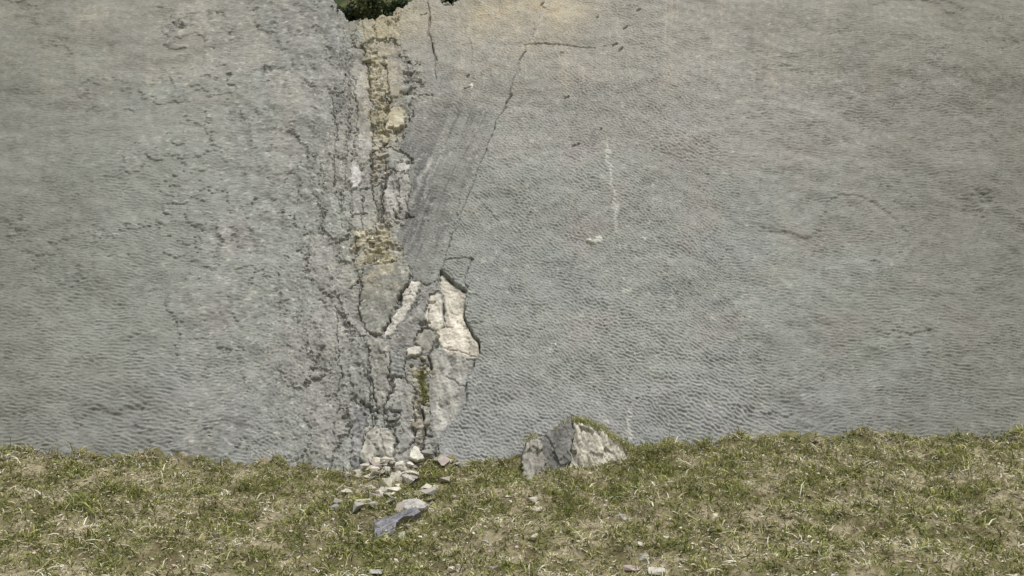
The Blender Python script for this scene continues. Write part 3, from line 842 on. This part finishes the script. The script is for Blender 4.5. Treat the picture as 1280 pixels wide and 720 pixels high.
# chips and gravel nobody could count
def chips(n, seed, name, label, sampler, smin, smax, pal):
    r = np.random.default_rng(seed)
    protos = []
    for i in range(6):
        me = hull_mesh('chip', 900 + i, n=9, scale=(1, .76, .48))
        v = np.array([q.co[:] for q in me.vertices]); f = np.array([p.vertices[:] for p in me.polygons if len(p.vertices) == 3])
        protos.append((v, f)); bpy.data.meshes.remove(me)
    VV, FF, CC, off_ = [], [], [], 0
    pal = s2l(pal)
    for _ in range(n):
        x, y = sampler(r)
        v, f = protos[r.integers(6)]
        s = smin * (smax / smin) ** (r.random() ** 1.6)
        a = r.uniform(0, 6.28); ca, sa = math.cos(a), math.sin(a)
        q = v * s
        q = np.stack([q[:, 0] * ca - q[:, 1] * sa, q[:, 0] * sa + q[:, 1] * ca, q[:, 2]], -1)
        q[:, 2] += q[:, 1] * .3
        q += [x, y, float(ground_z(x, y)) + s * .18]
        VV.append(q); FF.append(f + off_); off_ += len(v)
        CC.append(np.repeat((pal[r.integers(len(pal))] * r.uniform(.8, 1.1))[None], len(v), 0))
    me = np_mesh(name, np.concatenate(VV), np.concatenate(FF), M_STONE, np.clip(np.concatenate(CC), .02, .85), smooth=False)
    return tag(link(name, me), label, 'gravel', kind='stuff')
def samp_all(r):
    return r.uniform(-13, 13), -6.8 * r.random() ** .8
chips(4200, 3, 'gravel', 'small pale stone chips scattered through the grass', samp_all, .03, .10,
      [(196, 188, 164), (176, 168, 146), (208, 202, 186), (150, 144, 130), (168, 150, 136)])
def samp_rubble(r):
    P, _ = at_ground(r.normal(490, 34), 576 + 62 * r.random() ** 2.2); return P[0] + r.normal(0, .12), min(P[1] + r.normal(0, .1), float(np.interp(P[0], bx, by)) - .08)
chips(300, 4, 'rubble', 'small rubble fallen at the foot of the main crevice', samp_rubble, .05, .42,
      [(186, 181, 168), (168, 164, 154), (200, 194, 178), (152, 149, 142), (166, 154, 147)])

def samp_foot(r):
    x = r.uniform(-13, 13)
    return x, float(np.interp(x, bx, by)) - abs(r.normal(0, .22)) - .02
chips(900, 6, 'scree', 'thin line of small fallen flakes along the foot of the cliff', samp_foot, .03, .13,
      [(160, 156, 146), (142, 139, 131), (178, 172, 158), (126, 124, 118)])

# ================================================================== GRASS
def blades(n, seed, pos_fn, lmin, lmax, wid, lean, green_fn, segs=2):
    r = np.random.default_rng(seed)
    P, gr, *ex_ = pos_fn(r, n)
    n = len(P)
    a = r.uniform(0, 2 * np.pi, n)
    ln = r.uniform(lmin, lmax, n) * r.uniform(.6, 1, n)
    if ex_: ln = ln * ex_[0]
    le = np.clip(r.normal(lean, .35, n), .05, 1.45)             # lean from upright
    kind = r.random(n)
    straw = kind < np.clip(.47 - .42 * gr, .08, .93)
    le = np.where(straw, np.clip(le + .35, .1, 1.5), le)
    d = np.stack([np.cos(a) * np.sin(le), np.sin(a) * np.sin(le) , np.cos(le)], -1)
    side = np.stack([-np.sin(a), np.cos(a), np.zeros(n)], -1)
    # turn the flat of the blade at random
    tw = r.uniform(-1, 1, n)[:, None]
    side = side + tw * np.cross(side, d); side /= np.linalg.norm(side, axis=1)[:, None]
    w = wid * r.uniform(.6, 1.3, n)[:, None]
    mid = P + d * (ln * .55)[:, None]
    tip = mid + (d + np.stack([np.cos(a) * .5, np.sin(a) * .5, -.35 * np.ones(n)], -1)) * (ln * .42)[:, None]
    V = np.stack([P - side * w * .5, P + side * w * .5, mid - side * w * .42, mid + side * w * .42, tip], 1).reshape(-1, 3)
    b = np.arange(n)[:, None] * 5
    F = np.concatenate([b + [0, 1, 3], b + [0, 3, 2], b + [2, 3, 4]])
    gcol = s2l([(124, 132, 70), (148, 152, 88), (106, 116, 62), (162, 161, 104), (176, 171, 122)])
    scol = s2l([(220, 212, 182), (198, 189, 158), (236, 230, 210), (176, 165, 134), (214, 208, 186), (146, 135, 108)])
    cc = np.where(straw[:, None], scol[r.integers(0, 6, n)], gcol[r.integers(0, 5, n)]) * r.uniform(.8, 1.15, n)[:, None]
    if ex_: cc = np.clip(cc * ex_[1][:, None], .01, .85)
    return V, F, np.repeat(cc, 5, 0)

def turf_pos(r, n):
    nt_ = n // 14
    y = -7.2 + 7.6 * r.random(nt_) ** .75
    hw = 12.2 + (y + 7.2) * .25
    x = r.uniform(-1, 1, nt_) * hw
    cx = np.repeat(x, 14); cy = np.repeat(y, 14)
    tz = np.repeat(np.clip(np.exp(r.normal(-.15, .52, nt_)), .35, 2.6), 14)
    x = cx + r.normal(0, .05, nt_ * 14) * tz; y = cy + r.normal(0, .05, nt_ * 14) * tz
    yb = np.interp(x, bx, by)
    z = ground_z(x, y)
    px_, py_, _ = project(np.stack([x, y, z], -1))
    gr = greenness(x, y, px_, py_)
    keep = (y < yb - .02) & (r.random(len(x)) < np.clip(.75 + .35 * gr, .35, 1)) & (samp(TC, x / 1.6, y / 1.6) < 1.5)
    gr = gr + .35 * np.repeat(r.normal(0, 1, nt_), 14)
    tz = tz * (1 + .7 * np.exp(-((yb - y) / .18) ** 2))
    tb = np.repeat(np.clip(np.exp(r.normal(-.05, .30, nt_)), .5, 1.45), 14)
    return np.stack([x, y, z - .005], -1)[keep], gr[keep], tz[keep], tb[keep]
V, F, CC = blades(290000, 61, turf_pos, .06, .18, .021, .75, None)
tag(link('grass', np_mesh('grass', V, F, M_GRASS, CC, smooth=False)), 'short rough green and straw coloured grass on the bank', 'grass', kind='stuff')

# tufts along the foot of the cliff, on the outcrop and in the crevices
def line_pos(segs, spread, on_wall):
    def fn(r, n):
        out, g_ = [], []
        tot = sum(s[2] for s in segs)
        for pts, gval, wt in segs:
            m = int(n * wt / tot)
            p = np.array(pts, float)
            k = r.integers(0, len(p) - 1, m); t = r.random(m)
            q = p[k] + (p[k + 1] - p[k]) * t[:, None] + r.normal(0, spread, (m, 2))
            for a, b in q:
                out.append(on_wall(a, b, r)); g_.append(gval)
        return np.array(out), np.array(g_)
    return fn
def wall_pt(a, b, r):
    u, v = px2uv(a, b)
    return WO + u * WU + v * WV - .10 * WN
V, F, CC = blades(2600, 62, line_pos([([(528, 448), (526, 470), (530, 500)], .9, 14), ([(462, 70), (470, 120), (476, 170)], .7, 6), ([(458, 295), (480, 320), (490, 328)], .6, 10), ([(470, 40), (490, 20), (520, 8)], .4, 7), ([(534, 572), (540, 588)], 1.6, 8)], 2.5, wall_pt), .06, .14, .012, .9, None)
tag(link('crevice_grass', np_mesh('crevice_grass', V, F, M_GRASS, CC, smooth=False)), 'thin grass and moss growing in the crevices of the cliff', 'grass', kind='stuff')
def crop_pt(a, b, r):
    return hit_plane(a, b, OO + np.array([0, .12 + .5 * r.random(), 0]), ON)
V, F, CC = blades(5200, 63, line_pos([([(716, 528), (726, 527), (738, 531), (752, 538), (766, 548), (780, 556), (796, 568)], .7, 10), ([(657, 556), (664, 548), (671, 547)], .1, 1.0), ([(690, 540), (704, 531), (716, 526)], .2, .8), ([(796, 566), (812, 562), (842, 557)], 1.2, 3)], 3.0, crop_pt), .05, .15, .011, .8, None)
tag(link('outcrop_grass', np_mesh('outcrop_grass', V, F, M_GRASS, CC, smooth=False)), 'dark mossy grass growing along the top of the rock outcrop', 'grass', kind='stuff')

# ================================================================== SHRUBS on the brow
def shrub(px, py, back, rad, hgt, seed, label, nleaf=5200):
    r = np.random.default_rng(seed)
    P = hit_plane(px, py, WO, WN) + np.array([0, back, -.15])
    o = bpy.data.objects.new('shrub', None); col.objects.link(o); o.location = P
    tag(o, label, 'shrub', 'shrubs along the top of the cliff')
    bm = bmesh.new()
    tips = []
    for k in range(7):
        a = r.uniform(0, 6.28); sp = r.uniform(.2, .8) * rad
        pts = [np.zeros(3), np.array([math.cos(a) * sp * .35, math.sin(a) * sp * .35, hgt * .4]), np.array([math.cos(a) * sp, math.sin(a) * sp, hgt * r.uniform(.65, .95)])]
        tips.append(pts[2])
        prev = None
        for j, p in enumerate(pts):
            rr = (.05, .032, .01)[j]
            ring = [bm.verts.new(p + np.array([math.cos(t) * rr, math.sin(t) * rr, 0])) for t in np.linspace(0, 6.283, 7)[:-1]]
            if prev:
                for i in range(6): bm.faces.new((prev[i], prev[(i + 1) % 6], ring[(i + 1) % 6], ring[i]))
            prev = ring
    me = bpy.data.meshes.new('trunk'); bm.to_mesh(me); bm.free(); me.materials.append(M_BARK)
    set_color(me, s2l((84, 74, 60))[None].repeat(len(me.vertices), 0))
    link('trunk', me, o)
    # crown: leaf clumps around many centres
    nc = 34
    cen = r.standard_normal((nc, 3)); cen /= np.linalg.norm(cen, axis=1)[:, None]
    cen = cen * (r.random((nc, 1)) ** .45) * np.array([rad, rad, hgt * .52]) + np.array([0, 0, hgt * .55])
    ci = r.integers(0, nc, nleaf)
    p = cen[ci] + r.normal(0, .16, (nleaf, 3)) * np.array([rad, rad, hgt * .6])
    p[:, 2] = np.maximum(p[:, 2], .02)
    n1 = r.standard_normal((nleaf, 3)); n1 /= np.linalg.norm(n1, axis=1)[:, None]
    n2 = np.cross(n1, r.standard_normal((nleaf, 3))); n2 /= np.linalg.norm(n2, axis=1)[:, None]
    s = r.uniform(.04, .085, nleaf)[:, None]
    V = np.stack([p - n1 * s, p + n2 * s * .55, p + n1 * s, p - n2 * s * .55], 1).reshape(-1, 3)
    F = np.arange(nleaf * 4).reshape(-1, 4)
    pal = s2l([(58, 72, 44), (46, 60, 40), (72, 84, 50), (40, 52, 38), (84, 92, 58)])
    tone = pal[r.integers(0, 5, nc)][ci] * r.uniform(.75, 1.25, (nleaf, 1))
    link('crown', np_mesh('crown', V, F, M_LEAF, np.repeat(tone, 4, 0), smooth=False), o)
shrub(450, 26, .9, .9, 1.5, 1, 'dark green shrub above the left end of the ochre brow')
shrub(472, 17, 1.1, .85, 1.2, 2, 'dark green shrub overhanging the notch at the cliff top')
shrub(494, 10, 1.2, .6, .9, 3, 'small dark shrub at the right end of the notch')
shrub(432, 24, 1.0, .7, 1.2, 4, 'leftmost dark shrub on the cliff top')
shrub(560, 2, .9, .55, .7, 6, 'tiny shrub peeping over the brow right of the notch')
